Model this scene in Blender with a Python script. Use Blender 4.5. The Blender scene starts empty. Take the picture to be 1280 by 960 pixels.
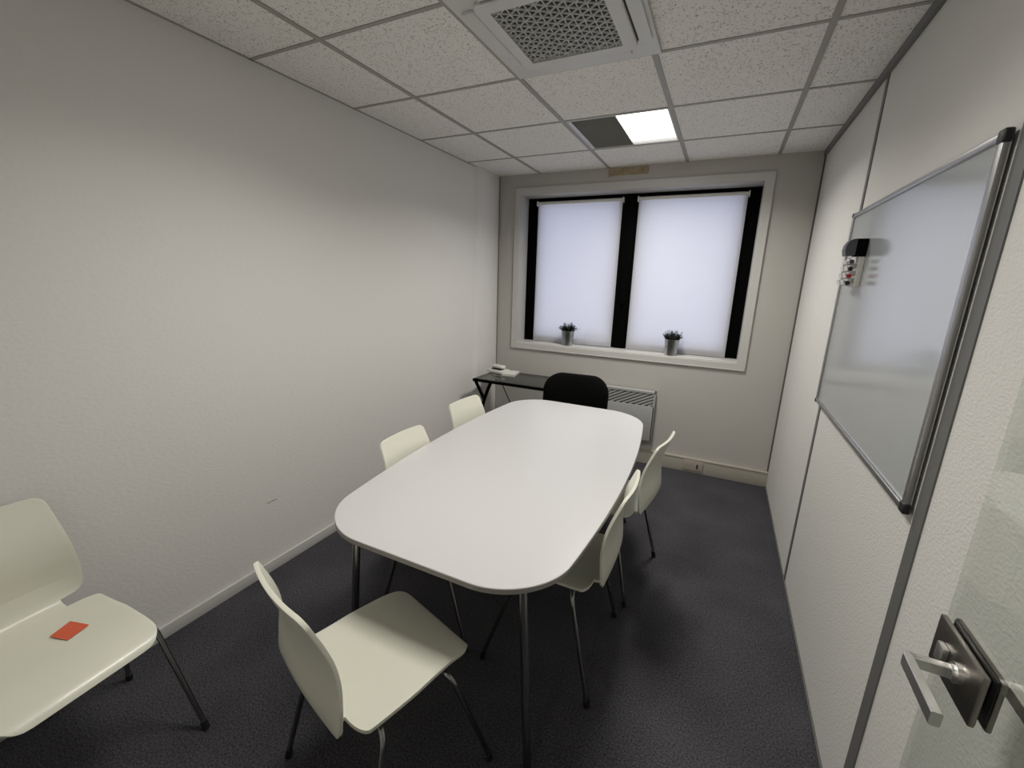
import bpy, bmesh, math, random
from mathutils import Vector, Matrix
random.seed(7)
C = bpy.context.scene.collection
PI = math.pi
XR, YB, H, YR, YC = 2.507, 0.532, 2.469, -3.32, -4.7   # right wall, back wall, ceiling, rear wall, corridor end

# ------------------------------------------------------------------ materials
def new_mat(name):
    m = bpy.data.materials.new(name); m.use_nodes = True
    return m, m.node_tree.nodes, m.node_tree.links, m.node_tree.nodes['Principled BSDF']

def mat(name, col, rough=.5, metal=0, bump=None, var=None, spec=.5, coat=0):
    """bump=(scale, strength, distance[, stretch]); var=(scale, amount)"""
    m, n, l, b = new_mat(name)
    b.inputs['Base Color'].default_value = (*col, 1)
    b.inputs['Roughness'].default_value = rough
    b.inputs['Metallic'].default_value = metal
    b.inputs['Specular IOR Level'].default_value = spec
    b.inputs['Coat Weight'].default_value = coat
    tc = n.new('ShaderNodeTexCoord')
    if var:
        t = n.new('ShaderNodeTexNoise'); t.inputs['Scale'].default_value = var[0]; t.inputs['Detail'].default_value = 4
        l.new(tc.outputs['Object'], t.inputs['Vector'])
        r = n.new('ShaderNodeMapRange'); r.inputs['From Min'].default_value = .3; r.inputs['From Max'].default_value = .7
        r.inputs['To Min'].default_value = 1 - var[1]; r.inputs['To Max'].default_value = 1 + var[1]
        l.new(t.outputs['Fac'], r.inputs['Value'])
        x = n.new('ShaderNodeVectorMath'); x.operation = 'SCALE'; x.inputs[0].default_value = col
        l.new(r.outputs[0], x.inputs['Scale']); l.new(x.outputs[0], b.inputs['Base Color'])
    if bump:
        mp = n.new('ShaderNodeMapping'); mp.inputs['Scale'].default_value = bump[3] if len(bump) > 3 else (1, 1, 1)
        l.new(tc.outputs['Object'], mp.inputs['Vector'])
        t = n.new('ShaderNodeTexNoise'); t.inputs['Scale'].default_value = bump[0]; t.inputs['Detail'].default_value = 3
        l.new(mp.outputs[0], t.inputs['Vector'])
        bp = n.new('ShaderNodeBump'); bp.inputs['Strength'].default_value = bump[1]; bp.inputs['Distance'].default_value = bump[2]
        l.new(t.outputs['Fac'], bp.inputs['Height']); l.new(bp.outputs[0], b.inputs['Normal'])
    return m

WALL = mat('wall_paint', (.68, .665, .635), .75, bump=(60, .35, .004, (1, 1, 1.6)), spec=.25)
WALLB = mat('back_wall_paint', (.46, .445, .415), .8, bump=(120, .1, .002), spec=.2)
PARTITION = mat('partition_wallpaper', (.62, .61, .58), .7, bump=(95, .55, .004, (1, 1, 1.7)), spec=.3)
TRIMW = mat('white_gloss_trim', (.52, .51, .49), .4)
TRUNK = mat('cream_trunking', (.40, .375, .32), .45)
GREYT = mat('grey_profile', (.125, .125, .118), .5)
DARKLINE = mat('dark_joint', (.09, .088, .082), .6)
BLACK = mat('black_aluminium', (.001, .001, .001), .6, spec=.04)
BLACKP = mat('black_plastic', (.01, .01, .011), .4)
GREYP = mat('grey_plastic', (.06, .06, .07), .5)
LAMINATE = mat('white_laminate', (.485, .48, .478), .32, spec=.4)
EDGE = mat('grey_edge_band', (.27, .255, .235), .4)
CHAIRW = mat('cream_lacquer', (.66, .655, .56), .38, coat=.15, var=(6, .015))
STEEL = mat('brushed_steel', (.72, .71, .69), .36, 1)
CHROME = mat('dull_chrome', (.30, .30, .30), .25, 1)
DCHROME = mat('dark_chrome', (.14, .14, .14), .3, 1)
LOCKM = mat('satin_nickel', (.27, .25, .23), .34, 1, bump=(300, .08, .0005, (1, .05, 1)))
ALU = mat('anodised_aluminium', (.45, .45, .45), .33, 1)
ACW = mat('white_abs', (.62, .615, .60), .45)
ACG = mat('air_filter_grey', (.16, .16, .16), .7)
ACDARK = mat('dark_gap', (.02, .02, .02), .8)
GRID = mat('painted_grid', (.33, .32, .285), .5)
FABRIC = mat('black_fabric', (.002, .002, .002), .95, bump=(900, .3, .001), spec=.1)
ZINC = mat('galvanised_zinc', (.42, .43, .44), .35, 1, var=(30, .25))
SOIL = mat('soil', (.03, .02, .015), .95)
LEAF = mat('dark_leaf', (.013, .02, .013), .6, var=(80, .3))
STEM = mat('plant_stem', (.02, .025, .012), .7)
ORANGE = mat('orange_tape', (.62, .105, .045), .6, var=(60, .06))
TAPE = mat('masking_tape', (.33, .26, .17), .6, var=(25, .25))
HEATW = mat('heater_enamel', (.36, .365, .35), .4)
HEATD = mat('heater_inside', (.05, .05, .05), .7)
PLASTW = mat('white_plastic', (.62, .61, .57), .4)
PAPER = mat('white_paper', (.66, .63, .58), .8)
REDP = mat('red_plastic', (.35, .01, .015), .4)
SCUFF = mat('scuff_mark', (.33, .32, .30), .8)
LOUVRE = mat('louvre_metal', (.30, .30, .27), .5, .2)
WBOARD = mat('whiteboard_enamel', (.40, .42, .43), .2, spec=.5, coat=.85)
WBOARD.node_tree.nodes['Principled BSDF'].inputs['Coat Roughness'].default_value = .12

def carpet():
    m, n, l, b = new_mat('dark_carpet')
    tc = n.new('ShaderNodeTexCoord')
    t = n.new('ShaderNodeTexNoise'); t.inputs['Scale'].default_value = 420; t.inputs['Detail'].default_value = 3
    t2 = n.new('ShaderNodeTexNoise'); t2.inputs['Scale'].default_value = 150; t2.inputs['Detail'].default_value = 4
    t3 = n.new('ShaderNodeTexNoise'); t3.inputs['Scale'].default_value = 3; t3.inputs['Detail'].default_value = 2
    for q in (t, t2, t3): l.new(tc.outputs['Object'], q.inputs['Vector'])
    a = n.new('ShaderNodeMath'); a.operation = 'ADD'; l.new(t.outputs['Fac'], a.inputs[0]); l.new(t2.outputs['Fac'], a.inputs[1])
    a2 = n.new('ShaderNodeMath'); a2.operation = 'MULTIPLY_ADD'; a2.inputs[1].default_value = .25
    l.new(t3.outputs['Fac'], a2.inputs[0]); l.new(a.outputs[0], a2.inputs[2])
    r = n.new('ShaderNodeValToRGB'); r.color_ramp.elements[0].position = .80; r.color_ramp.elements[1].position = 1.0
    mr = n.new('ShaderNodeMath'); mr.operation = 'MULTIPLY'; mr.inputs[1].default_value = .80
    l.new(a2.outputs[0], mr.inputs[0])
    r.color_ramp.elements[0].color = (.030, .029, .033, 1); r.color_ramp.elements[1].color = (.082, .080, .089, 1)
    l.new(mr.outputs[0], r.inputs[0]); l.new(r.outputs[0], b.inputs['Base Color'])
    b.inputs['Roughness'].default_value = 1; b.inputs['Specular IOR Level'].default_value = .1
    bp = n.new('ShaderNodeBump'); bp.inputs['Strength'].default_value = .6; bp.inputs['Distance'].default_value = .004
    l.new(a.outputs[0], bp.inputs['Height']); l.new(bp.outputs[0], b.inputs['Normal'])
    return m
CARPET = carpet()

def tiles():
    m, n, l, b = new_mat('mineral_fibre_tile')
    tc = n.new('ShaderNodeTexCoord')
    v = n.new('ShaderNodeTexVoronoi'); v.inputs['Scale'].default_value = 115; v.inputs['Randomness'].default_value = 1
    nz = n.new('ShaderNodeTexNoise'); nz.inputs['Scale'].default_value = 90; nz.inputs['Detail'].default_value = 3
    mx = n.new('ShaderNodeVectorMath'); mx.operation = 'MULTIPLY_ADD'; mx.inputs[1].default_value = (.02, .02, .02)
    l.new(tc.outputs['Object'], nz.inputs['Vector']); l.new(nz.outputs['Color'], mx.inputs[0]); l.new(tc.outputs['Object'], mx.inputs[2])
    l.new(mx.outputs[0], v.inputs['Vector'])
    # pits: only part of the cells hold one
    r = n.new('ShaderNodeMapRange'); r.inputs['From Min'].default_value = .22; r.inputs['From Max'].default_value = .34
    l.new(v.outputs['Distance'], r.inputs['Value'])
    sp = n.new('ShaderNodeSeparateColor'); l.new(v.outputs['Color'], sp.inputs[0])
    g = n.new('ShaderNodeMath'); g.operation = 'GREATER_THAN'; g.inputs[1].default_value = .38; l.new(sp.outputs[0], g.inputs[0])
    mxx = n.new('ShaderNodeMath'); mxx.operation = 'MAXIMUM'; 
    inv = n.new('ShaderNodeMath'); inv.operation = 'SUBTRACT'; inv.inputs[0].default_value = 1; l.new(g.outputs[0], inv.inputs[1])
    l.new(inv.outputs[0], mxx.inputs[0]); l.new(r.outputs[0], mxx.inputs[1])
    c = n.new('ShaderNodeMix'); c.data_type = 'RGBA'
    c.inputs['A'].default_value = (.38, .36, .32, 1); c.inputs['B'].default_value = (.82, .80, .76, 1)
    l.new(mxx.outputs[0], c.inputs['Factor']); l.new(c.outputs['Result'], b.inputs['Base Color'])
    b.inputs['Roughness'].default_value = .95; b.inputs['Specular IOR Level'].default_value = .15
    bp = n.new('ShaderNodeBump'); bp.inputs['Strength'].default_value = .8; bp.inputs['Distance'].default_value = .003
    l.new(mxx.outputs[0], bp.inputs['Height']); l.new(bp.outputs[0], b.inputs['Normal'])
    return m
TILE = tiles()

def glass(name, tint, ior=1.5, refl=1.0):
    m, n, l, b = new_mat(name); n.remove(b)
    o = n['Material Output']; tr = n.new('ShaderNodeBsdfTransparent'); tr.inputs[0].default_value = (*tint, 1)
    g = n.new('ShaderNodeBsdfGlossy'); g.inputs['Roughness'].default_value = .02
    f = n.new('ShaderNodeLayerWeight'); f.inputs[0].default_value = .5       # facing term is the same from both sides
    p5 = n.new('ShaderNodeMath'); p5.operation = 'POWER'; p5.inputs[1].default_value = 5; l.new(f.outputs['Facing'], p5.inputs[0])
    k = n.new('ShaderNodeMath'); k.operation = 'MULTIPLY_ADD'; k.inputs[1].default_value = .9 * refl; k.inputs[2].default_value = .04 * refl; l.new(p5.outputs[0], k.inputs[0])
    mx = n.new('ShaderNodeMixShader'); l.new(k.outputs[0], mx.inputs[0]); l.new(tr.outputs[0], mx.inputs[1]); l.new(g.outputs[0], mx.inputs[2])
    l.new(mx.outputs[0], o.inputs[0]); return m
GLASS = glass('door_glass', (.95, .965, .945))
PANE = glass('window_glass', (.9, .93, .93))
SMOKE = glass('smoked_glass', (.48, .50, .48))

def emit(name, col, s):
    m, n, l, b = new_mat(name); n.remove(b)
    e = n.new('ShaderNodeEmission'); e.inputs[0].default_value = (*col, 1); e.inputs[1].default_value = s
    l.new(e.outputs[0], n['Material Output'].inputs[0]); return m
TUBE = emit('lit_diffuser', (1, .97, .92), 5.5)

def blind_mat():
    m, n, l, b = new_mat('blind_fabric'); n.remove(b)
    tc = n.new('ShaderNodeTexCoord'); t = n.new('ShaderNodeTexNoise'); t.inputs['Scale'].default_value = 2.5; t.inputs['Detail'].default_value = 2
    l.new(tc.outputs['Object'], t.inputs['Vector'])
    r = n.new('ShaderNodeValToRGB'); r.color_ramp.elements[0].color = (.64, .635, .67, 1); r.color_ramp.elements[1].color = (.70, .695, .73, 1)
    l.new(t.outputs['Fac'], r.inputs[0])
    d = n.new('ShaderNodeBsdfDiffuse'); d.inputs[0].default_value = (.66, .65, .65, 1)
    tl = n.new('ShaderNodeBsdfTranslucent'); l.new(r.outputs[0], tl.inputs[0])
    mx = n.new('ShaderNodeMixShader'); mx.inputs[0].default_value = .5
    l.new(d.outputs[0], mx.inputs[1]); l.new(tl.outputs[0], mx.inputs[2]); l.new(mx.outputs[0], n['Material Output'].inputs[0]); return m
BLIND = blind_mat()

# ------------------------------------------------------------------ mesh helpers
def bm_box(bm, x0, x1, y0, y1, z0, z1, bev=0, seg=2, mtx=None):
    r = bmesh.ops.create_cube(bm, size=1)
    vs = r['verts']
    for v in vs:
        v.co = Vector(((x0 + x1) / 2 + v.co.x * (x1 - x0), (y0 + y1) / 2 + v.co.y * (y1 - y0), (z0 + z1) / 2 + v.co.z * (z1 - z0)))
    if mtx is not None:
        for v in vs: v.co = mtx @ v.co
    if bev:
        es = set(e for v in vs for e in v.link_edges)
        bmesh.ops.bevel(bm, geom=list(es), offset=bev, segments=seg, affect='EDGES', profile=.6)

def link(name, bm, m, parent=None, smooth=None, loc=None):
    bmesh.ops.recalc_face_normals(bm, faces=bm.faces[:])
    me = bpy.data.meshes.new(name); bm.to_mesh(me); bm.free()
    for q in (m if isinstance(m, (list, tuple)) else [m]): me.materials.append(q)
    o = bpy.data.objects.new(name, me); C.objects.link(o)
    if smooth is not None:
        for p in me.polygons: p.use_smooth = True
        try: me.set_sharp_from_angle(angle=math.radians(smooth))
        except Exception: pass
    if parent: o.parent = parent
    if loc: o.location = loc
    return o

def box(name, d, m, parent=None, bev=0, seg=2):
    bm = bmesh.new(); bm_box(bm, *d, bev=bev, seg=seg)
    return link(name, bm, m, parent, smooth=35 if bev else None)

def fillet(pts, r, n=6):
    """round the inner corners of a polyline"""
    pts = [Vector(p) for p in pts]; out = [pts[0]]
    for i in range(1, len(pts) - 1):
        a, b, c = pts[i - 1], pts[i], pts[i + 1]
        d1, d2 = (a - b), (c - b); k = min(r, d1.length * .48, d2.length * .48)
        p, q = b + d1.normalized() * k, b + d2.normalized() * k
        for j in range(n + 1):
            t = j / n; out.append(p.lerp(b, t).lerp(b.lerp(q, t), t))
    out.append(pts[-1]); return out

def bm_tube(bm, pts, r, seg=12, cap=True, r2=None):
    pts = [Vector(p) for p in pts]; rings = []
    t0 = (pts[1] - pts[0]).normalized(); up = Vector((0, 0, 1)) if abs(t0.z) < .9 else Vector((1, 0, 0))
    nrm = t0.cross(up).normalized()
    for i, p in enumerate(pts):
        t = (pts[min(i + 1, len(pts) - 1)] - pts[max(i - 1, 0)]).normalized()
        nrm = (nrm - t * nrm.dot(t)).normalized(); b = t.cross(nrm)
        rr = r if r2 is None else r + (r2 - r) * i / (len(pts) - 1)
        rings.append([bm.verts.new(p + (nrm * math.cos(a) + b * math.sin(a)) * rr) for a in [2 * PI * k / seg for k in range(seg)]])
    for A, B in zip(rings, rings[1:]):
        for k in range(seg): bm.faces.new((A[k], A[(k + 1) % seg], B[(k + 1) % seg], B[k]))
    if cap: bm.faces.new(rings[0][::-1]); bm.faces.new(rings[-1])

def tube(name, pts, r, m, parent=None, seg=12, r2=None):
    bm = bmesh.new(); bm_tube(bm, pts, r, seg, r2=r2); return link(name, bm, m, parent, smooth=50)

def bm_lathe(bm, prof, seg=32, c=(0, 0, 0)):
    rings = [[bm.verts.new((c[0] + r * math.cos(2 * PI * k / seg), c[1] + r * math.sin(2 * PI * k / seg), c[2] + z)) for k in range(seg)] for r, z in prof]
    for A, B in zip(rings, rings[1:]):
        for k in range(seg): bm.faces.new((A[k], A[(k + 1) % seg], B[(k + 1) % seg], B[k]))
    bm.faces.new(rings[0][::-1]); bm.faces.new(rings[-1])

def bm_prism(bm, outline, z0, z1, mi=0):
    a = [bm.verts.new((x, y, z0)) for x, y in outline]; b = [bm.verts.new((x, y, z1)) for x, y in outline]
    f = [bm.faces.new(a[::-1]), bm.faces.new(b)]
    n = len(a)
    for k in range(n): f.append(bm.faces.new((a[k], a[(k + 1) % n], b[(k + 1) % n], b[k])))
    return f

def rrect(x0, x1, y0, y1, r, n=8):
    o = []
    for cx, cy, a0 in ((x1 - r, y1 - r, 0), (x0 + r, y1 - r, 90), (x0 + r, y0 + r, 180), (x1 - r, y0 + r, 270)):
        for k in range(n + 1):
            a = math.radians(a0 + 90 * k / n); o.append((cx + r * math.cos(a), cy + r * math.sin(a)))
    return o

def thing(name, label, cat, loc=(0, 0, 0), rotz=0, group=None):
    o = bpy.data.objects.new(name, None); C.objects.link(o); o.empty_display_size = .1
    o.location = loc; o.rotation_euler = (0, 0, rotz); tag(o, label, cat, group); return o

def tag(o, label, cat, group=None):
    o['label'] = label; o['category'] = cat
    if group: o['group'] = group
    return o

def struct(o, label=None, cat=None):
    o['kind'] = 'structure'
    if label: o['label'] = label
    if cat: o['category'] = cat
    return o

def dup(root, label, loc, rotz):
    r = root.copy(); C.objects.link(r); r.location = loc; r.rotation_euler = (0, 0, rotz); r['label'] = label
    for ch in list(root.children):
        c = ch.copy(); C.objects.link(c); c.parent = r
        for g in ch.children:
            d = g.copy(); C.objects.link(d); d.parent = c
    return r

# ------------------------------------------------------------------ room shell
struct(box('floor', (-.2, XR + .2, YC - .1, YB + .5, -.12, 0), CARPET), 'dark blue-grey carpet floor', 'floor')
struct(box('wall_left', (-.12, 0, YC - .1, YB + .2, 0, H), WALL), 'large plain white left wall with fine textured paper', 'wall')
struct(box('wall_right', (XR, XR + .12, YC - .1, YB + .2, 0, H), PARTITION), 'white textured partition wall on the right', 'wall')

# back wall with window opening
OX0, OX1, OZ0, OZ1 = .245, 2.168, .968, 2.298
bm = bmesh.new()
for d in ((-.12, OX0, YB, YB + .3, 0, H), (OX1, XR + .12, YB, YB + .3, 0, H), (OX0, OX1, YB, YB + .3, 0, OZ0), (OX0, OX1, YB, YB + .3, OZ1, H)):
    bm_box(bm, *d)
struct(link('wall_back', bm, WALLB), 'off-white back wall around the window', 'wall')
# rear wall with doorway (behind the camera) and short corridor
bm = bmesh.new()
for d in ((0, 1.50, YR - .1, YR, 0, H), (2.45, XR, YR - .1, YR, 0, H), (1.50, 2.45, YR - .1, YR, 2.1, H)): bm_box(bm, *d)
struct(link('wall_rear', bm, WALL), 'white wall with the doorway', 'wall')
struct(box('wall_corridor', (-.12, XR + .12, YC - .1, YC, 0, H), WALL), 'white corridor wall', 'wall')
# chamfered boxing in the back left corner
bm = bmesh.new(); bm_prism(bm, [(0, .11), (.026, .150), (.026, YB), (0, YB)], 0, H - .001)
struct(link('trim_1', bm, WALL), 'shallow white boxed-in strip in the back left corner', 'trim')

# ceiling: suspended tiles in a grid
GX = [.429 + .6 * k for k in range(-1, 4)]; GY = [.6 * k for k in range(1, -9, -1)]
def cells():
    xs = [0] + [x for x in GX if 0 < x < XR] + [XR]; ys = [YC] + [y for y in sorted(GY) if YC < y < YB] + [YB]
    for x0, x1 in zip(xs, xs[1:]):
        for y0, y1 in zip(ys, ys[1:]): yield x0, x1, y0, y1
bm = bmesh.new()
HOLES = [(1.029, -.6), (1.029, -1.8), (1.029, -2.4)]
for x0, x1, y0, y1 in cells():
    if any(abs(x0 - a) < .01 and abs(y0 - b) < .01 for a, b in HOLES): continue
    bm_box(bm, x0, x1, y0, y1, H, H + .015)
bm_box(bm, -.12, XR + .12, YC - .1, YB + .3, H + .14, H + .2)
struct(link('ceiling', bm, TILE), 'suspended ceiling of pitted mineral fibre tiles', 'ceiling')
bm = bmesh.new()
for x in GX:
    if 0 < x < XR: bm_box(bm, x - .012, x + .012, YC, YB, H - .004, H + .03)
for y in GY:
    if YC < y < YB: bm_box(bm, 0, XR, y - .009, y + .009, H - .003, H + .028)
bm_box(bm, 0, .012, YC, YB, H - .003, H + .003)
struct(link('trim_2', bm, GRID), 'beige metal ceiling grid', 'trim')
# grey profiles of the partition
struct(box('trim_3', (XR - .016, XR, YR, YB, H - .036, H - .0005), GREYT, bev=.002), 'grey channel along the top of the partition', 'trim')
struct(box('trim_4', (XR - .004, XR, -.755, -.722, 0, H - .036), GREYT), 'narrow grey joint strip left of the whiteboard', 'trim')
struct(box('trim_5', (XR - .004, XR, -1.984, -1.934, 0, H - .036), GREYT), 'wide grey joint strip right of the whiteboard', 'trim')
struct(box('trim_6', (XR - .010, XR, YB - .010, YB, .13, H - .036), DARKLINE), 'thin dark corner joint', 'trim')
bm = bmesh.new(); bm_box(bm, .026, .030, YB - .004, YB, .13, H)
struct(link('trim_8', bm, SCUFF), 'thin dark joint in the back left corner', 'trim')
struct(box('trim_7', (XR - .008, XR, YR, YB, 0, .012), DARKLINE), 'dark seal at the foot of the partition', 'trim')

# baseboards
bm = bmesh.new()
bm_box(bm, 0, .013, YR, YB, 0, .058, bev=.003)
struct(link('baseboard_left', bm, TRIMW, smooth=35), 'low white baseboard on the left wall', 'baseboard')
bm = bmesh.new(); bm_box(bm, .026, XR, YB - .028, YB, 0, .118, bev=.004); bm_box(bm, .026, XR, YB - .031, YB, .112, .128, bev=.003)
struct(link('baseboard_back', bm, TRUNK, smooth=35), 'cream cable trunking along the back wall', 'baseboard')

# ------------------------------------------------------------------ window
win = bpy.data.objects.new('window_1', None); C.objects.link(win); win.location = (0, 0, 0)
struct(win, 'black framed double window with two drawn white roller blinds', 'window')
bm = bmesh.new()
ox0, ox1, oz0, oz1 = .203, 2.222, .923, 2.352
for d in ((ox0, OX0, oz0, oz1), (OX1, ox1, oz0, oz1), (OX0, OX1, oz0, OZ0), (OX0, OX1, OZ1, oz1)):
    bm_box(bm, d[0], d[1], YB - .012, YB + .004, d[2], d[3])
bm_box(bm, ox0 - .006, ox0, YB - .016, YB, oz0 - .006, oz1 + .006); bm_box(bm, ox1, ox1 + .006, YB - .016, YB, oz0 - .006, oz1 + .006)
bm_box(bm, ox0, ox1, YB - .016, YB, oz1, oz1 + .006); bm_box(bm, ox0, ox1, YB - .016, YB, oz0 - .006, oz0)
link('window_casing', bm, TRIMW, win)
WY = .712                        # face of black frame
bm = bmesh.new()
bm_box(bm, OX0 - .02, OX0 + .001, YB + .002, WY + .1, OZ0 - .02, OZ1 + .02); bm_box(bm, OX1 - .001, OX1 + .02, YB + .002, WY + .1, OZ0 - .02, OZ1 + .02)
bm_box(bm, OX0, OX1, YB + .002, WY + .1, OZ1 - .001, OZ1 + .02)
link('window_reveal', bm, TRIMW, win)
box('window_sill', (OX0, OX1, YB - .002, WY + .1, OZ0 - .03, OZ0 + .012), TRIMW, win, bev=.003)
ZB0, ZB1 = OZ0 + .012, OZ1 - .001
bm = bmesh.new()
JL, JR, M0, M1 = .375, 2.050, 1.104, 1.290
for d in ((OX0 + .001, JL, ZB0, ZB1), (JR, OX1 - .001, ZB0, ZB1), (M0, M1, ZB0, ZB1), (JL, M0, ZB1 - .05, ZB1), (M1, JR, ZB1 - .05, ZB1), (JL, M0, ZB0, ZB0 + .06), (M1, JR, ZB0, ZB0 + .06)):
    bm_box(bm, d[0], d[1], WY, WY + .06, d[2], d[3])
bm_box(bm, M0 + .045, M1 - .045, WY - .014, WY + .001, ZB0, ZB1 - .02, bev=.004)
for s in (M0 + .03,): bm_box(bm, s + .055, s + .075, WY - .045, WY - .012, 1.36, 1.40, bev=.004)
link('window_frame', bm, BLACK, win)
for a, b in ((JL, M0), (M1, JR)):
    box('pane', (a - .005, b + .005, WY + .036, WY + .042, ZB0 + .05, ZB1 - .045), PANE, win)

def blind(x0, x1, label, curl):
    t = thing('roller_blind', label, 'blind', ((x0 + x1) / 2, WY - .02, ZB1 - .055), 0, 'white roller blinds')
    w = (x1 - x0) / 2
    bm = bmesh.new(); nx, nz = 48, 60; h = ZB1 - .055 - (ZB0 + .004)
    V = [[None] * (nx + 1) for _ in range(nz + 1)]
    for j in range(nz + 1):
        for i in range(nx + 1):
            u = i / nx; v = j / nz
            x = -w + 2 * w * u; z = -h * v
            y = -.004 + .0025 * math.sin(7 * u + 3 * v) * v
            if curl:    # lower right corner buckles
                k = math.exp(-((u - .80) / .16) ** 2 - ((v - .97) / .09) ** 2)
                y -= .030 * k; z += .004 * k
                y += .006 * math.sin((u * 1.6 + v * 2.2) * 9) * max(0, v - .82) * 2
                k2 = math.exp(-((u + v * .55 - 1.12) / .035) ** 2) * max(0, v - .6); y -= .022 * k2
            else:
                k = math.exp(-((u - .12) / .12) ** 2 - ((v - 1) / .06) ** 2); y -= .008 * k
            V[j][i] = bm.verts.new((x, y, z))
    for j in range(nz):
        for i in range(nx): bm.faces.new((V[j][i], V[j][i + 1], V[j + 1][i + 1], V[j + 1][i]))
    f = link('blind_fabric', bm, BLIND, t, smooth=80)
    sm = f.modifiers.new('thick', 'SOLIDIFY'); sm.thickness = .0006
    f.modifiers.remove(sm)
    bm = bmesh.new(); bm_tube(bm, [(-w - .002, -.006, .008), (w + .002, -.006, .008)], .013, 16)
    link('roller_tube', bm, PLASTW, t, smooth=50)
    for s in (-1, 1):
        bm = bmesh.new(); bm_box(bm, s * (w + .006) - .005, s * (w + .006) + .005, -.022, .020, -.016, .026, bev=.002)
        link('bracket', bm, PLASTW, t, smooth=35)
    return t
blind(.355, 1.130, 'left white roller blind, buckled at its lower right corner', True)
blind(1.266, 2.076, 'right white roller blind hanging flat to the sill', False)

# ------------------------------------------------------------------ table
TZ = .735
tb = thing('meeting_table', 'large white meeting table with rounded corners on steel tube legs', 'table', (1.235, -1.411, 0), .021)
def table_outline(hw, hl, inset=0, n=20):
    """barrel outline: bowed long sides, straight ends, rounded corners"""
    r = .209 - inset; b1 = .076
    def half(v): return hw - b1 * (v / hl) ** 2 - inset
    he = hl - inset; cy = he - r
    q = [(half(cy * k / 16), cy * k / 16) for k in range(0, 16)]
    for k in range(n + 1):
        a = PI / 2 * k / n; v = cy + r * math.sin(a); q.append((half(v) - r + r * math.cos(a), v))
    ex = q[-1][0]; q += [(ex * (1 - k / 6), he) for k in range(1, 7)]
    full = q + [(-x, y) for x, y in q[-2::-1]]
    full += [(-x, -y) for x, y in full[1:-1]]
    return [(x, y - .022 * x) for x, y in full]
HWt, HLt = .496, .940
bm = bmesh.new(); bm_prism(bm, table_outline(HWt, HLt, .001), TZ - .016, TZ)
top = link('tabletop', bm, LAMINATE, tb)
bm = bmesh.new()
A = table_outline(HWt, HLt, -.0012); n = len(A)
la = [[bm.verts.new((x, y, z)) for x, y in A] for z in (TZ - .017, TZ - .0012)]
B = table_outline(HWt, HLt, .0015); lb = [[bm.verts.new((x, y, z)) for x, y in B] for z in (TZ - .017, TZ - .0008)]
for k in range(n):
    j = (k + 1) % n
    bm.faces.new((la[0][k], la[0][j], la[1][j], la[1][k])); bm.faces.new((la[1][k], la[1][j], lb[1][j], lb[1][k])); bm.faces.new((la[0][j], la[0][k], lb[0][k], lb[0][j]))
link('edge_band', bm, EDGE, top, smooth=60)['label'] = 'grey edge band'
bm = bmesh.new()
for s in (-1, 1):
    bm_box(bm, s * .27 - .02, s * .27 + .02, -.74, .74, TZ - .046, TZ - .016, bev=.002)
    bm_box(bm, -.27, .27, s * .72 - .02, s * .72 + .02, TZ - .046, TZ - .016, bev=.002)
link('underframe', bm, DCHROME, tb)
for sx in (-1, 1):
    for sy in (-1, 1):
        x, y = sx * .370 + .006, sy * .838; tx, ty = sx * .322 + .008, sy * .825
        bm = bmesh.new()
        bm_tube(bm, fillet([(sx * .26, sy * .70, TZ - .040), (tx, ty, TZ - .040), (x, y, .022)], .03), .0135, 16)
        lg = link('leg', bm, CHROME, tb, smooth=50)
        bm = bmesh.new(); bm_lathe(bm, [(.017, .0), (.018, .004), (.018, .022), (.014, .026)], 20, (x, y, 0))
        link('foot_cap', bm, BLACKP, lg, smooth=40)
        bm = bmesh.new(); bm_lathe(bm, [(.021, TZ - .044), (.021, TZ - .0165)], 20, (tx - sx * .02, ty - sy * .02, 0)); link('mounting_plate', bm, DCHROME, lg, smooth=40)

# ------------------------------------------------------------------ shell chairs
def cr(pts, n):
    """Catmull-Rom through tuples"""
    P = [pts[0]] + list(pts) + [pts[-1]]; out = []
    for i in range(1, len(P) - 2):
        for k in range(n):
            t = k / n; a, b, c, d = P[i - 1], P[i], P[i + 1], P[i + 2]
            out.append(tuple(.5 * ((2 * b[j]) + (-a[j] + c[j]) * t + (2 * a[j] - 5 * b[j] + 4 * c[j] - d[j]) * t * t + (-a[j] + 3 * b[j] - 3 * c[j] + d[j]) * t ** 3) for j in range(len(b))))
    out.append(tuple(pts[-1])); return out

# side profile: (y, z); half widths are given against arc position as separate curve
PROF = [(.212, .416), (.200, .430), (.175, .440), (.12, .446), (.03, .445), (-.06, .441), (-.13, .441), (-.178, .443), (-.206, .452), (-.219, .474), (-.222, .51), (-.219, .56), (-.213, .62), (-.218, .68), (-.234, .74), (-.254, .795), (-.264, .826)]
def arc(d, r):
    """inset of a rounded corner at distance d from the edge"""
    return r - math.sqrt(max(0, r * r - max(0, r - d) ** 2)) if d < r else 0
def width_at(y, z, s, L):
    if s > L - .26 and z > .56 or z >= .56:
        return .190 - .034 * (z - .56) / .266 - arc(L - s, .030)
    if y > -.172 and z < .453:
        w = .184 + .014 * max(0, min(1, (.2 - y) / .2)) - arc(s, .060)
        if y < -.140: w = min(w, .120 + (.198 - .120) * math.sqrt(max(0, 1 - ((-.140 - y) / .032) ** 2)))
        return w
    if z < .463: return .120
    t = (z - .463) / .045
    return min(.190, .142 + .048 * math.sqrt(max(0, 1 - (1 - min(1, t)) ** 2)))
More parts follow.
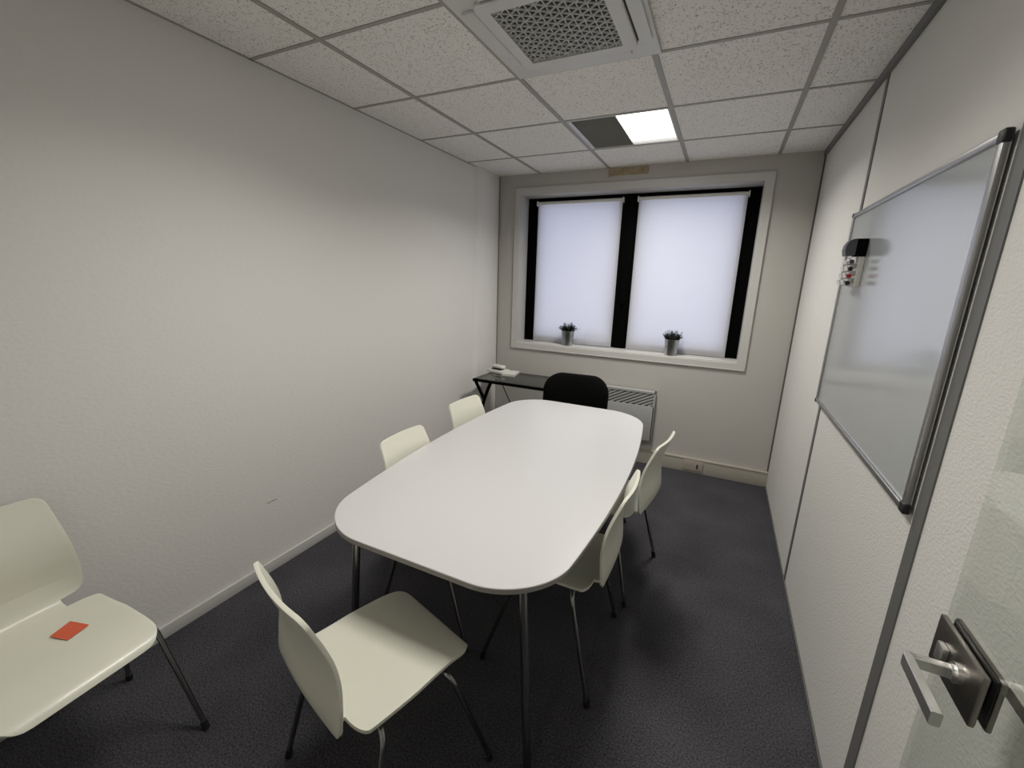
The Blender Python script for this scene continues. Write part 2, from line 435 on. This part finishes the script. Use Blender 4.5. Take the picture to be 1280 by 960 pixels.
def shell_mesh():
    P = cr(PROF, 26)
    # resample evenly
    S = [0]
    for a, b in zip(P, P[1:]): S.append(S[-1] + math.hypot(b[0] - a[0], b[1] - a[1]))
    L = S[-1]; N = 300; Q = []; i = 0
    for k in range(N + 1):
        s = L * k / N
        while i < len(S) - 2 and S[i + 1] < s: i += 1
        t = (s - S[i]) / max(1e-9, S[i + 1] - S[i]); Q.append((P[i][0] + (P[i + 1][0] - P[i][0]) * t, P[i][1] + (P[i + 1][1] - P[i][1]) * t, s))
    bm = bmesh.new(); nu = 24; rows = []
    for y, z, s in Q:
        w = width_at(y, z, s, L); row = []
        kb = min(1, max(0, (z - .445) / .09))        # back is dished in plan
        for i in range(nu + 1):
            u = -1 + 2 * i / nu; x = w * u
            c = (x / .19) ** 2
            yy = y + kb * (.024 * c - .018); zz = z + (1 - kb) * (.004 * c * (1 if y < .12 else max(0, (.21 - y) / .09)))
            row.append(bm.verts.new((x, yy, zz)))
        rows.append(row)
    for A, B in zip(rows, rows[1:]):
        for i in range(nu): bm.faces.new((A[i], A[i + 1], B[i + 1], B[i]))
    return bm

def make_chair(label):
    t = thing('shell_chair', label, 'chair', (0, 0, 0), 0, 'white shell chairs')
    sh = link('seat_shell', shell_mesh(), CHAIRW, t, smooth=60)
    sm = sh.modifiers.new('thickness', 'SOLIDIFY'); sm.thickness = .011; sm.offset = 1
    bv = sh.modifiers.new('round', 'BEVEL'); bv.width = .003; bv.segments = 3; bv.limit_method = 'ANGLE'; bv.angle_limit = math.radians(50)
    bm = bmesh.new()
    for y in (.095, -.095): bm_tube(bm, [(-.13, y, .4205), (.13, y, .4205)], .009, 12)
    for x in (-.07, .07): bm_tube(bm, [(x, -.10, .4205), (x, .10, .4205)], .008, 10)
    link('seat_frame', bm, CHROME, t, smooth=50)
    for sx in (-1, 1):
        for fy, by in ((.247, .105), (-.212, -.105)):
            fx = .236 if fy > 0 else .250
            bm = bmesh.new()
            top_ = (sx * .205, by + (.006 if fy > 0 else -.006), .4205)
            bm_tube(bm, fillet([(sx * .10, by * .92, .4205), top_, (sx * fx, fy, .012)], .045, 10), .0085, 12)
            lg = link('leg', bm, CHROME, t, smooth=50)
            bm = bmesh.new(); d = (Vector((sx * fx, fy, .012)) - Vector(top_)).normalized(); p = Vector((sx * fx, fy, .004))
            bm_tube(bm, [p, p - d * .03], .0115, 12)
            link('foot_cap', bm, BLACKP, lg, smooth=40)
    return t
R = math.radians
ch = make_chair('white shell chair turned away from the table, nearest its near end')
ch.location = (1.204, -2.43, 0); ch.rotation_euler = (0, 0, R(-16.87))
taped = dup(ch, 'white shell chair with orange tape on its seat against the left wall', (.342, -2.883, 0), R(-85.4))
dup(ch, 'nearer white shell chair pushed under the right side of the table', (1.526, -1.692, 0), R(90.8))
dup(ch, 'white shell chair furthest along the right side, standing clear of the table', (1.587, -1.074, 0), R(82))
dup(ch, 'nearer of the two white shell chairs on the table side towards the left wall', (.955, -1.698, 0), R(-89.7))
dup(ch, 'white shell chair on the left of the table nearest the glass desk', (.893, -1.056, 0), R(-93.5))
# orange tape strip stuck on the seat (local coordinates of that chair)
mi = Matrix.LocRotScale(Vector((.342, -2.883, 0)), Matrix.Rotation(R(-85.4), 3, 'Z'), None).inverted()
bm = bmesh.new(); q = [mi @ Vector((x, y, .4595)) for x, y in ((.256, -2.803), (.325, -2.783), (.330, -2.790), (.346, -2.841), (.281, -2.859), (.276, -2.848))]
for v in q: v.z = .4572
a = [bm.verts.new(v) for v in q]; b = [bm.verts.new(v + Vector((0, 0, .0006))) for v in q]
bm.faces.new(a[::-1]); bm.faces.new(b)
for k in range(len(a)): bm.faces.new((a[k], a[(k + 1) % len(a)], b[(k + 1) % len(a)], b[k]))
tp = link('tape_strip', bm, ORANGE, taped); tp['label'] = 'strip of orange tape'

# ------------------------------------------------------------------ black chair behind table
bc = thing('office_chair', 'black upholstered armless chair at the far end of the table', 'chair', (1.118, -.385, 0), R(184))
# local +y is front
def pad(w, h, thick, r, n=16, bulge=.012, top=0):
    """cushion lying in XZ plane, rounded outline, pillowed along Y"""
    o = rrect(-w, w, 0, h, r, n); bm = bmesh.new(); rings = []
    for ins, y in ((.02, -thick / 2 - bulge * .6), (.006, -thick / 2), (0, -thick / 4), (0, thick / 4), (.006, thick / 2), (.02, thick / 2 + bulge * .6)):
        rings.append([bm.verts.new((x * (1 - ins / w), y + .055 * (x / w) ** 2, h / 2 + (z - h / 2) * (1 - ins / (h / 2)))) for x, z in o])
    m_ = len(o)
    for A, B in zip(rings, rings[1:]):
        for k in range(m_): bm.faces.new((A[k], A[(k + 1) % m_], B[(k + 1) % m_], B[k]))
    for rg, y in ((rings[0], -thick / 2 - bulge), (rings[-1], thick / 2 + bulge)):
        inner = [bm.verts.new((v.co.x * .5, y + .055 * (v.co.x * .5 / w) ** 2, h / 2 + (v.co.z - h / 2) * .5)) for v in rg]
        for k in range(m_): bm.faces.new((rg[k], rg[(k + 1) % m_], inner[(k + 1) % m_], inner[k]))
        bm.faces.new(inner)
    return bm
o = link('backrest', pad(.243, .44, .045, .13), FABRIC, bc, smooth=70); o.location = (0, -.155, .452); o.rotation_euler = (R(5), 0, 0)
bm = bmesh.new(); bm_box(bm, -.23, .23, -.19, .24, .42, .475, bev=.024, seg=4); link('seat', bm, FABRIC, bc, smooth=50)
tube('back_bracket', fillet([(0, .02, .412), (0, -.235, .412), (0, -.195, .66)], .05), .016, BLACKP, bc)
tube('gas_column', [(0, 0, .08), (0, 0, .42)], .025, BLACKP, bc, 16)
for k in range(5):
    a = R(90 + 72 * k); c, s = math.cos(a), math.sin(a)
    lg = tube('base_arm', [(0, 0, .095), (.12 * c, .12 * s, .09), (.235 * c, .235 * s, .065)], .017, BLACKP, bc, 10, r2=.012)
    bm = bmesh.new(); bm_tube(bm, [(.235 * c - s * .02, .235 * s + c * .02, .027), (.235 * c + s * .02, .235 * s - c * .02, .027)], .026, 16)
    bm_tube(bm, [(.235 * c, .235 * s, .03), (.235 * c, .235 * s, .068)], .008, 8)
    link('caster', bm, BLACKP, lg, smooth=40)

# ------------------------------------------------------------------ glass desk
DZ = .72
dk = thing('glass_desk', 'small desk with smoked glass top and black curved metal frame', 'desk', (0, 0, 0))
DX0, DX1, DY0, DY1 = .135, 1.13, -.108, .335
box('desktop', (DX0 + .012, DX1 - .012, DY0 + .012, DY1 - .012, DZ - .006, DZ + .001), SMOKE, dk)['label'] = 'smoked glass top'
bm = bmesh.new()
for d in ((DX0, DX1, DY0, DY0 + .018), (DX0, DX1, DY1 - .018, DY1), (DX0, DX0 + .014, DY0, DY1), (DX1 - .014, DX1, DY0, DY1)):
    bm_box(bm, d[0], d[1], d[2], d[3], DZ - .026, DZ - .004, bev=.003)
link('frame', bm, BLACK, dk, smooth=35)
for sx in (0, 1):
    f = (lambda x: x) if sx == 0 else (lambda x: DX0 + DX1 - x); y = DY0 + .012
    bm = bmesh.new()
    bm_tube(bm, [(f(x), y, z) for x, z in cr([(.312, .705), (.268, .60), (.232, .48), (.208, .36), (.192, .2), (.190, .012)], 6)], .0145, 10)
    bm_tube(bm, [(f(.155), y, .705), (f(.245), y, .545)], .0145, 10)
    bm_box(bm, *sorted((f(.178), f(.202))), DY0 + .005, DY1, .0, .016, bev=.003)
    link('leg', bm, BLACK, dk, smooth=50)
    tube('support_rod', [(f(.150), DY1 - .02, .70), (f(.525), DY1 - .02, .004)], .0045, BLACK, dk, 8)
# phone and pad on the desk
ph = thing('desk_telephone', 'small white desk telephone in the corner of the glass desk', 'telephone', (.205, .235, DZ + .001), R(-12))
bm = bmesh.new(); bm_box(bm, -.085, .085, -.06, .07, 0, .026, bev=.006); link('base', bm, PLASTW, ph, smooth=40)
bm = bmesh.new(); bm_box(bm, -.05, .055, -.036, .02, .024, .038, bev=.004); link('cradle', bm, BLACKP, ph, smooth=40)['label'] = 'black cradle'
bm = bmesh.new(); bm_box(bm, -.06, .065, -.022, .036, .038, .066, bev=.012, seg=3); link('handset', bm, PLASTW, ph, smooth=50)
pd = thing('paper_pad', 'flat white paper pad lying beside the telephone', 'paper pad', (.352, .205, DZ + .001), R(8))
bm = bmesh.new(); bm_box(bm, -.058, .058, -.085, .085, 0, .016, bev=.002); link('page_block', bm, PAPER, pd)
bm = bmesh.new(); bm_box(bm, -.060, .060, -.087, .087, .016, .019); link('cover', bm, PLASTW, pd)

# thin cable from the telephone up the corner
tag(tube('telephone_cable', fillet([(.17, .31, .735), (.10, .40, .75), (.04, .515, .80), (.036, .522, 1.3), (.036, .522, H - .002)], .04), .0022, GREYP, None, 6), 'thin grey cable running up the back left corner', 'cable')

# ------------------------------------------------------------------ heater
ht = thing('convector_heater', 'pale grey electric convector heater with slatted grille on the back wall', 'heater', (0, 0, 0))
hx0, hx1, hz0, hz1, hy = .94, 1.597, .232, .670, .452
bm = bmesh.new()
bm_box(bm, hx0, hx1, hy, hy + .012, hz0, .540, bev=.004); bm_box(bm, hx0, hx0 + .014, hy, YB - .018, hz0, hz1, bev=.003); bm_box(bm, hx1 - .014, hx1, hy, YB - .018, hz0, hz1, bev=.003)
bm_box(bm, hx0, hx1, hy, YB - .018, hz1 - .012, hz1, bev=.003); bm_box(bm, hx0, hx1, hy + .012, YB - .018, hz0, hz0 + .01)
bm_box(bm, hx0 + .002, hx1 - .002, hy + .0, hy + .012, hz1 - .018, hz1 - .008)
link('casing', bm, HEATW, ht, smooth=35)
box('inner_cavity', (hx0 + .014, hx1 - .014, hy + .02, YB - .03, hz0 + .011, hz1 - .014), HEATD, ht)
# slats run up to the right across the grille opening
gz0, gz1 = .541, .653; sl = math.tan(R(27)); bm = bmesh.new(); c0 = gz0 - (hx1 - hx0) * sl
while c0 < gz1:
    # line z = c0 + (x-hx0)*sl clipped
    xa = max(hx0 + .014, hx0 + (gz0 - c0) / sl); xb = min(hx1 - .014, hx0 + (gz1 - c0) / sl)
    if xb - xa > .012:
        pa, pb = Vector((xa, hy + .008, c0 + (xa - hx0) * sl)), Vector((xb, hy + .008, c0 + (xb - hx0) * sl))
        d = (pb - pa).normalized(); nn = Vector((-d.z, 0, d.x)) * .0078
        vs = [bm.verts.new(p + s * nn + Vector((0, yy, 0))) for yy in (-.004, .006) for p, s in ((pa, -1), (pb, -1), (pb, 1), (pa, 1))]
        for f in ((0, 1, 2, 3), (7, 6, 5, 4), (0, 4, 5, 1), (1, 5, 6, 2), (2, 6, 7, 3), (3, 7, 4, 0)): bm.faces.new([vs[i] for i in f])
    c0 += .0275
link('grille', bm, HEATW, ht)
for x in (hx0 + .08, hx1 - .12): box('wall_bracket', (x, x + .04, YB - .02, YB + .001, .3, .6), GREYP, ht)

# data socket on the trunking
so = thing('data_socket', 'cream socket plate with dark port on the back wall trunking', 'socket', (1.955, YB - .0312, .066))
bm = bmesh.new(); bm_box(bm, -.078, .078, -.006, .0012, -.042, .046, bev=.003); link('face_plate', bm, mat('socket_cream', (.40, .35, .30), .4), so, smooth=35)
box('port', (.028, .040, -.0075, -.003, -.020, .018), BLACKP, so)
box('label_window', (-.055, -.012, -.0072, -.004, .006, .020), TRUNK, so)

# masking tape at the top of the back wall
bm = bmesh.new(); bm_box(bm, 1.032, 1.345, YB - .004, YB, 2.405, 2.462); bm_box(bm, 1.030, 1.062, YB - .006, YB - .003, 2.398, 2.464); bm_box(bm, 1.30, 1.347, YB - .006, YB - .003, 2.410, 2.463)
tag(link('masking_tape', bm, TAPE), 'brown masking tape stuck between the window and the ceiling', 'tape')

# ------------------------------------------------------------------ potted plants on the sill
def make_plant(label):
    t = thing('potted_plant', label, 'potted plant', (0, 0, 0), 0, 'potted plants on the window sill')
    bm = bmesh.new(); bm_lathe(bm, [(.046, 0), (.048, .001), (.058, .128), (.0605, .131), (.0605, .136), (.057, .136), (.054, .120)], 36); link('zinc_pot', bm, ZINC, t, smooth=50)
    bm = bmesh.new(); bm_lathe(bm, [(.052, .112), (.0545, .121)], 24); link('soil', bm, SOIL, t)
    rnd = random.Random(3); bs = bmesh.new(); bl = bmesh.new()
    for k in range(90):
        a = rnd.uniform(0, 2 * PI); tilt = rnd.uniform(0, 1) ** .7 * 1.05; ln = rnd.uniform(.055, .098) * (1 - .18 * tilt)
        base = Vector((.042 * rnd.random() * math.cos(a), .042 * rnd.random() * math.sin(a), .120))
        d = Vector((math.sin(tilt) * math.cos(a), math.sin(tilt) * math.sin(a), math.cos(tilt))); pts = [base, base + d * ln * .5, base + d * ln + Vector((0, 0, -.008 * tilt))]
        bm_tube(bs, pts, .0009, 5)
        for j in range(9):
            f = .35 + .65 * j / 8; p = base + d * ln * f; az = rnd.uniform(0, 2 * PI)
            o1 = Vector((math.cos(az), math.sin(az), rnd.uniform(-.2, .7))).normalized(); sd = o1.cross(Vector((0, 0, 1))).normalized(); L_ = rnd.uniform(.012, .019); W_ = L_ * .40
            v = [p, p + o1 * L_ * .5 + sd * W_ + Vector((0, 0, .0015)), p + o1 * L_, p + o1 * L_ * .5 - sd * W_ + Vector((0, 0, .0015))]
            vv = [bl.verts.new(q) for q in v]; vc = bl.verts.new(p + o1 * L_ * .5 - Vector((0, 0, .001)))
            for i in range(4): bl.faces.new((vv[i], vv[(i + 1) % 4], vc))
    link('stem', bs, STEM, t, smooth=50); link('foliage', bl, LEAF, t)
    return t
pl = make_plant('small leafy plant in a zinc pot in front of the left blind'); pl.location = (.748, .580, OZ0 + .012)
dup(pl, 'small leafy plant in a zinc pot in front of the right blind', (1.664, .580, OZ0 + .012), R(130))

# ------------------------------------------------------------------ whiteboard
wb = thing('whiteboard', 'glossy white magnetic whiteboard in an aluminium frame on the partition', 'whiteboard', (XR, -1.322, 1.458))
by0, by1, bz0, bz1 = -.598, .612, -.440, .436
box('writing_surface', (-.014, -.0065, by0 + .01, by1 - .01, bz0 + .01, bz1 - .01), WBOARD, wb)
bm = bmesh.new()
bm_box(bm, -.022, -.0065, by0, by0 + .022, bz0, bz1, bev=.004, seg=3); bm_box(bm, -.022, -.0065, by1 - .018, by1, bz0, bz1, bev=.004, seg=3)
bm_box(bm, -.022, -.0065, by0, by1, bz0, bz0 + .018, bev=.004, seg=3); bm_box(bm, -.022, -.0065, by0, by1, bz1 - .018, bz1, bev=.004, seg=3)
link('frame', bm, ALU, wb, smooth=50)
for y, sy in ((by0, 1), (by1, -1)):
    for z, sz in ((bz0, 1), (bz1, -1)):
        bm = bmesh.new(); k = .026 if sy == 1 else .016
        ya, yb_ = sorted((y - sy * .003, y + sy * k)); za, zb_ = sorted((z - sz * .003, z + sz * k))
        bm_box(bm, -.0245, -.0065, ya, yb_, za, zb_, bev=.006, seg=3); link('corner_cap', bm, BLACKP, wb, smooth=50)['label'] = 'black plastic corner cap'

# pen holder on board
hx = XR - .0145
ph_ = thing('pen_holder', 'white magnetic pen holder on the left edge of the whiteboard', 'pen holder', (hx, -.95, 1.575))
box('back_plate', (-.020, 0, -.085, .030, 0, .118), PLASTW, ph_, bev=.002)
for k, z in enumerate((.004, .032, .060, .088)):
    for y in (-.060, .008):
        bm = bmesh.new(); D = .052 - .002 * k
        pts = [(-.005, z + .004), (-.030, z), (-D, z + .003), (-D - .006, z + .022), (-D - .002, z + .023), (-D + .004, z + .008), (-.030, z + .005), (-.005, z + .010)]
        a = [bm.verts.new((x, y - .022, zz)) for x, zz in pts]; b = [bm.verts.new((x, y + .022, zz)) for x, zz in pts]
        bm.faces.new(a); bm.faces.new(b[::-1])
        for i in range(len(a)): bm.faces.new((a[i], a[(i + 1) % len(a)], b[(i + 1) % len(a)], b[i]))
        link('clip', bm, PLASTW, ph_)
def marker(z, capm, col, label):
    t = thing('marker_pen', label, 'marker pen', (hx - .040, -.962, 1.575 + z), 0, 'marker pens in the holder')
    bm = bmesh.new(); bm_tube(bm, [(0, -.025, 0), (0, .062, 0)], .0078, 16); link('barrel', bm, PLASTW, t, smooth=50)
    bm = bmesh.new(); bm_tube(bm, [(0, -.072, 0), (0, -.026, 0)], .0082, 16, r2=.0088); bm_tube(bm, [(0, -.075, 0), (0, -.072, 0)], .006, 12); link('cap', bm, capm, t, smooth=50)['label'] = col + ' cap'
marker(.014, BLACKP, 'black', 'white marker pen with black cap, lowest in the pen holder')
marker(.042, REDP, 'red', 'white marker pen with red cap in the pen holder')
marker(.070, BLACKP, 'black', 'white marker pen with black cap just above the red capped one')
marker(.098, GREYP, 'dark grey', 'white marker pen with dark grey cap, topmost under the board eraser')
er = thing('board_eraser', 'dark board eraser with black felt standing on the white pen holder', 'eraser', (hx, -.95, 1.6945))
bm = bmesh.new(); bm_box(bm, -.036, 0, -.092, -.030, 0, .066, bev=.003); link('felt_pad', bm, FABRIC, er, smooth=40)
bm = bmesh.new()
pts = [(-.036, .002), (-.066, -.0005), (-.071, .020), (-.069, .040), (-.061, .056), (-.050, .063), (-.036, .066)]
a = [bm.verts.new((x, -.090, z + .001)) for x, z in pts]; b = [bm.verts.new((x, -.032, z + .001)) for x, z in pts]
bm.faces.new(a); bm.faces.new(b[::-1])
for i in range(len(a)): bm.faces.new((a[i], a[(i + 1) % len(a)], b[(i + 1) % len(a)], b[i]))
link('grip', bm, GREYP, er, smooth=50)['label'] = 'dark grey grip'

# ------------------------------------------------------------------ glass door
dr = bpy.data.objects.new('door_1', None); C.objects.link(dr); dr.location = (2.4115, YR, 0)
struct(dr, 'clear glass door standing open against the partition', 'door')
GY0, GY1 = .02, 0.938        # local y along leaf: hinge .. free edge
bm = bmesh.new(); bm_box(bm, -.004, .004, GY0, GY1, .012, 2.06, bev=.001, seg=1); link('glass_leaf', bm, GLASS, dr)
for z in (.22, 1.86):
    bm = bmesh.new(); bm_box(bm, -.014, .014, GY0 - .018, GY0 + .06, z - .05, z + .05, bev=.003); link('hinge', bm, LOCKM, dr, smooth=40)
ly0, ly1, lz0, lz1 = (-2.520 - YR), (-2.386 - YR), .965, 1.050
lock = link('lock_case', (lambda b_: (bm_box(b_, -.0135, -.0055, ly0, ly1, lz0, lz1, bev=.002), bm_box(b_, .0055, .0125, ly0, ly1, lz0, lz1, bev=.002), b_)[2])(bmesh.new()), LOCKM, dr, smooth=35)
box('gasket', (-.0055, -.0041, ly0 + .003, ly1 - .002, lz0 + .003, lz1 - .003), BLACKP, lock); box('gasket', (.0041, .0055, ly0 + .003, ly1 - .002, lz0 + .003, lz1 - .003), BLACKP, lock)
bm = bmesh.new()
for k in range(1): bm_box(bm, -.022, -.0135, ly1 - .052, ly1 - .030, .990, 1.020, bev=.002)
link('thumb_turn', bm, STEEL, lock, smooth=40)
hyc = -2.472 - YR; hz = 1.010
def lever(sx, x0, reach, ln):
    bm = bmesh.new()
    bm_tube(bm, [(x0, hyc, hz), (x0 + sx * .007, hyc, hz)], .0155, 24)
    bm_tube(bm, [(x0 + sx * .004, hyc, hz), (x0 + sx * .012, hyc, hz)], .0115, 20)
    # flat neck then flat bar, one bent strip
    path = fillet([(x0 + sx * .008, hyc + .000, hz), (x0 + sx * reach, hyc, hz), (x0 + sx * reach, hyc - ln, hz - .001)], .006, 4)
    rings = []
    for i, p in enumerate(path):
        t = (path[min(i + 1, len(path) - 1)] - path[max(i - 1, 0)]).normalized(); s = Vector((-t.y, t.x, 0)); f = i / (len(path) - 1)
        hw_ = .0062 if i > 1 else .0062; hh = .0110 if i > 1 else .0095
        if i == len(path) - 1: hw_ = .0065
        sec = [(-1, -.84), (-.75, -1), (.75, -1), (1, -.84), (1, .84), (.75, 1), (-.75, 1), (-1, .84)]
        rings.append([bm.verts.new(p + s * hw_ * a_ + Vector((0, 0, hh * b_))) for a_, b_ in sec])
    for A, B in zip(rings, rings[1:]):
        for k in range(8): bm.faces.new((A[k], A[(k + 1) % 8], B[(k + 1) % 8], B[k]))
    bm.faces.new(rings[0][::-1]); bm.faces.new(rings[-1])
    return bm
link('door_handle', lever(-1, -.0135, .062, .108), STEEL, lock, smooth=40)['label'] = 'bright brushed lever handle'
link('door_handle', lever(1, .0125, .030, .105), STEEL, lock, smooth=40)

# ------------------------------------------------------------------ ceiling fittings
def luminaire(cx, cy, label, half):
    t = thing('ceiling_light', label, 'ceiling light', (cx, cy, H), 0, 'square ceiling lights')
    bm = bmesh.new()
    for d in ((-.288, -.280, -.288, .288), (.280, .288, -.288, .288), (-.288, .288, -.288, -.280), (-.288, .288, .280, .288)): bm_box(bm, *d, -.002, .070)
    bm_box(bm, -.288, .288, -.288, .288, .070, .076)
    link('housing', bm, ACW, t)
    bm = bmesh.new(); bm_box(bm, -.280, -.262, -.28, .28, .000, .004); 
    for k in range(14): bm_box(bm, -.276, -.266, -.27 + k * .04, -.25 + k * .04, -.003, .001)
    link('perforated_edge', bm, STEEL, t)
    # louvre side: close-set dark blades
    xs = (-.262, -.004) if half else (-.262, -.262)
    if half:
        bm = bmesh.new(); box_n = 30
        for k in range(box_n):
            y = -.278 + k * .556 / (box_n - 1); bm_box(bm, xs[0], xs[1], y - .0012, y + .0012, .001, .016)
        link('louvre', bm, LOUVRE, t)['label'] = 'dark unlit louvre half'
        box('louvre_back', (xs[0], xs[1], -.28, .28, .018, .022), LOUVRE, t)
    bm = bmesh.new(); x0 = 0.002 if half else -.26
    bm_box(bm, x0, .272, -.278, .230, .006, .010); link('diffuser', bm, TUBE, t)['label'] = 'bright lit diffuser'
    bm = bmesh.new(); bm_box(bm, x0, .272, -.278 if False else .236, .278, .004, .008); link('reflector_strip', bm, emit('lit_reflector', (1, .97, .92), .8), t)
    bm = bmesh.new(); bm_box(bm, x0 - .004, x0, -.28, .28, 0, .06); link('divider', bm, ACW, t)
    return t
l1 = luminaire(1.329, -.30, 'square ceiling light by the window, right half lit and left half dark', True); l1.rotation_euler = (0, 0, 0)
l2 = luminaire(1.329, -2.10, 'square ceiling light behind the air conditioning cassette', False)

# ceiling cassette
ac = thing('air_conditioner', 'white ceiling air conditioning cassette with lattice grille', 'air conditioner', (1.357, -1.558, H))
E_ = .311
bm = bmesh.new()
bm_box(bm, -.318, .303, -.315, .343, -.014, -.0045, bev=.004)
link('outer_frame', bm, ACW, ac, smooth=35)
# inner panel ring with rounded corners, opening for grille
gx, gy = .186, .186; ix, iy = .236, .236
bm = bmesh.new(); Ao = rrect(-ix, ix, -iy, iy, .035, 6); Ai = rrect(-gx, gx, -gy, gy, .004, 6)
lv = []
for (O, z, sc) in ((Ao, -.014, 1.0), (Ao, -.030, 1.0), (Ao, -.034, .985), (Ai, -.034, 1.0), (Ai, -.014, 1.0)): lv.append([bm.verts.new((x * sc, y * sc, z)) for x, y in O])
for A, B in zip(lv, lv[1:]):
    for k in range(len(A)): bm.faces.new((A[k], A[(k + 1) % len(A)], B[(k + 1) % len(A)], B[k]))
link('front_panel', bm, ACW, ac, smooth=30)
for s, ax in ((-1, 0), (1, 0), (-1, 1), (1, 1)):
    bm = bmesh.new(); a0, a1 = sorted((s * .243, s * .290))
    if ax == 0: bm_box(bm, a0, a1, -.20, .20, -.026, -.013, bev=.003)
    else: bm_box(bm, -.20, .20, a0, a1, -.026, -.013, bev=.003)
    fl = link('air_flap', bm, ACW, ac, smooth=35)
    a0, a1 = sorted((s * .2365, s * .2435)); d = (a0, a1, -.195, .195) if ax == 0 else (-.195, .195, a0, a1)
    box('slot', (*d, -.022, -.0135), ACDARK, fl)
box('filter', (-gx, gx, -gy, gy, -.0155, -.0142), mat('filter_dark', (.06, .06, .06), .8), ac)
# triangular lattice
bm = bmesh.new(); p = .0320
def clip(px, py, dx, dy):
    t0, t1 = -9, 9
    for o_, d_, g_ in ((px, dx, gx), (py, dy, gy)):
        if abs(d_) < 1e-9:
            if abs(o_) > g_: return None
            continue
        a_, b_ = sorted(((-g_ - o_) / d_, (g_ - o_) / d_)); t0, t1 = max(t0, a_), min(t1, b_)
    return (t0, t1) if t1 - t0 > .004 else None
def bars(bm, ang, pitch, w, z0, z1, off=0, lean=0):
    dx, dy = math.cos(ang), math.sin(ang); nx, ny = -dy, dx; k = -20
    for k in range(-24, 25):
        q = (nx * (k * pitch + off), ny * (k * pitch + off)); r_ = clip(q[0], q[1], dx, dy)
        if not r_: continue
        a_ = Vector((q[0] + dx * r_[0], q[1] + dy * r_[0], 0)); b_ = Vector((q[0] + dx * r_[1], q[1] + dy * r_[1], 0)); n_ = Vector((nx, ny, 0)) * w / 2; ln_ = Vector((nx, ny, 0)) * lean
        vs = [bm.verts.new(v) for v in (a_ - n_ + Vector((0, 0, z0)), b_ - n_ + Vector((0, 0, z0)), b_ + n_ + Vector((0, 0, z0)), a_ + n_ + Vector((0, 0, z0)), a_ - n_ + ln_ + Vector((0, 0, z1)), b_ - n_ + ln_ + Vector((0, 0, z1)), b_ + n_ + ln_ + Vector((0, 0, z1)), a_ + n_ + ln_ + Vector((0, 0, z1)))]
        for f in ((0, 1, 2, 3), (7, 6, 5, 4), (0, 4, 5, 1), (1, 5, 6, 2), (2, 6, 7, 3), (3, 7, 4, 0)): bm.faces.new([vs[i] for i in f])
bars(bm, R(90), p, .0030, -.0305, -.0255); bars(bm, R(30), p, .0030, -.0305, -.0255); bars(bm, R(150), p, .0030, -.0305, -.0255)
link('lattice_grille', bm, ACW, ac)
box('logo', (.03 - .045, .015, -.214, -.206, -.0348, -.0338), GREYP, ac)['label'] = 'small grey lettering'

# scuff on the left wall
bm = bmesh.new(); bm_box(bm, 0, .0008, -1.955, -1.90, .385, .391)
tag(link('wall_scuff', bm, SCUFF), 'small grey scuff mark low on the left wall', 'scuff mark')

# ------------------------------------------------------------------ lights
def area(name, loc, sx, sy, power, col, rot=(0, 0, 0), spread=180):
    l = bpy.data.lights.new(name, 'AREA'); l.shape = 'RECTANGLE'; l.size = sx; l.size_y = sy; l.energy = power; l.color = col; l.spread = R(spread)
    o = bpy.data.objects.new(name, l); C.objects.link(o); o.location = loc; o.rotation_euler = rot; return o
area('light_area', (1.329, -2.10, H - .004), .5, .5, 15.5, (1, .97, .91), spread=146)
area('light_area', (1.466, -.30, H - .004), .26, .5, 22, (1, .97, .91), spread=150)
area('light_area', (1.4, -4.0, H - .01), .5, .5, 12, (1, .965, .90), spread=165)  # unseen corridor lamp without a fitting, added for frontal light

w = bpy.data.worlds.new('sky'); bpy.context.scene.world = w; w.use_nodes = True
bg = w.node_tree.nodes['Background']; bg.inputs[0].default_value = (.80, .80, 1.0, 1); bg.inputs[1].default_value = 2.1

# ------------------------------------------------------------------ camera
cam = bpy.data.cameras.new('camera'); co = bpy.data.objects.new('camera', cam); C.objects.link(co)
F = 536.9236; cam.sensor_fit = 'HORIZONTAL'; cam.sensor_width = 36; cam.lens = F / 1280 * 36; cam.clip_start = .01
rx = Vector((0.89932406, 0.43630453, 0.02923321)); up = Vector((-0.12903044, 0.20089745, 0.97107742)); fw = Vector((-0.41781261, 0.87708527, -0.23696848))
m = Matrix((rx, up, -fw)).transposed().to_4x4(); m.translation = Vector((2.00876664, -3.24067162, 1.56435794)); co.matrix_world = m
sc = bpy.context.scene; sc.camera = co
sc.view_settings.view_transform = 'Standard'; sc.view_settings.look = 'None'; sc.view_settings.gamma = 1; sc.view_settings.exposure = 0
sc.view_settings.use_curve_mapping = False
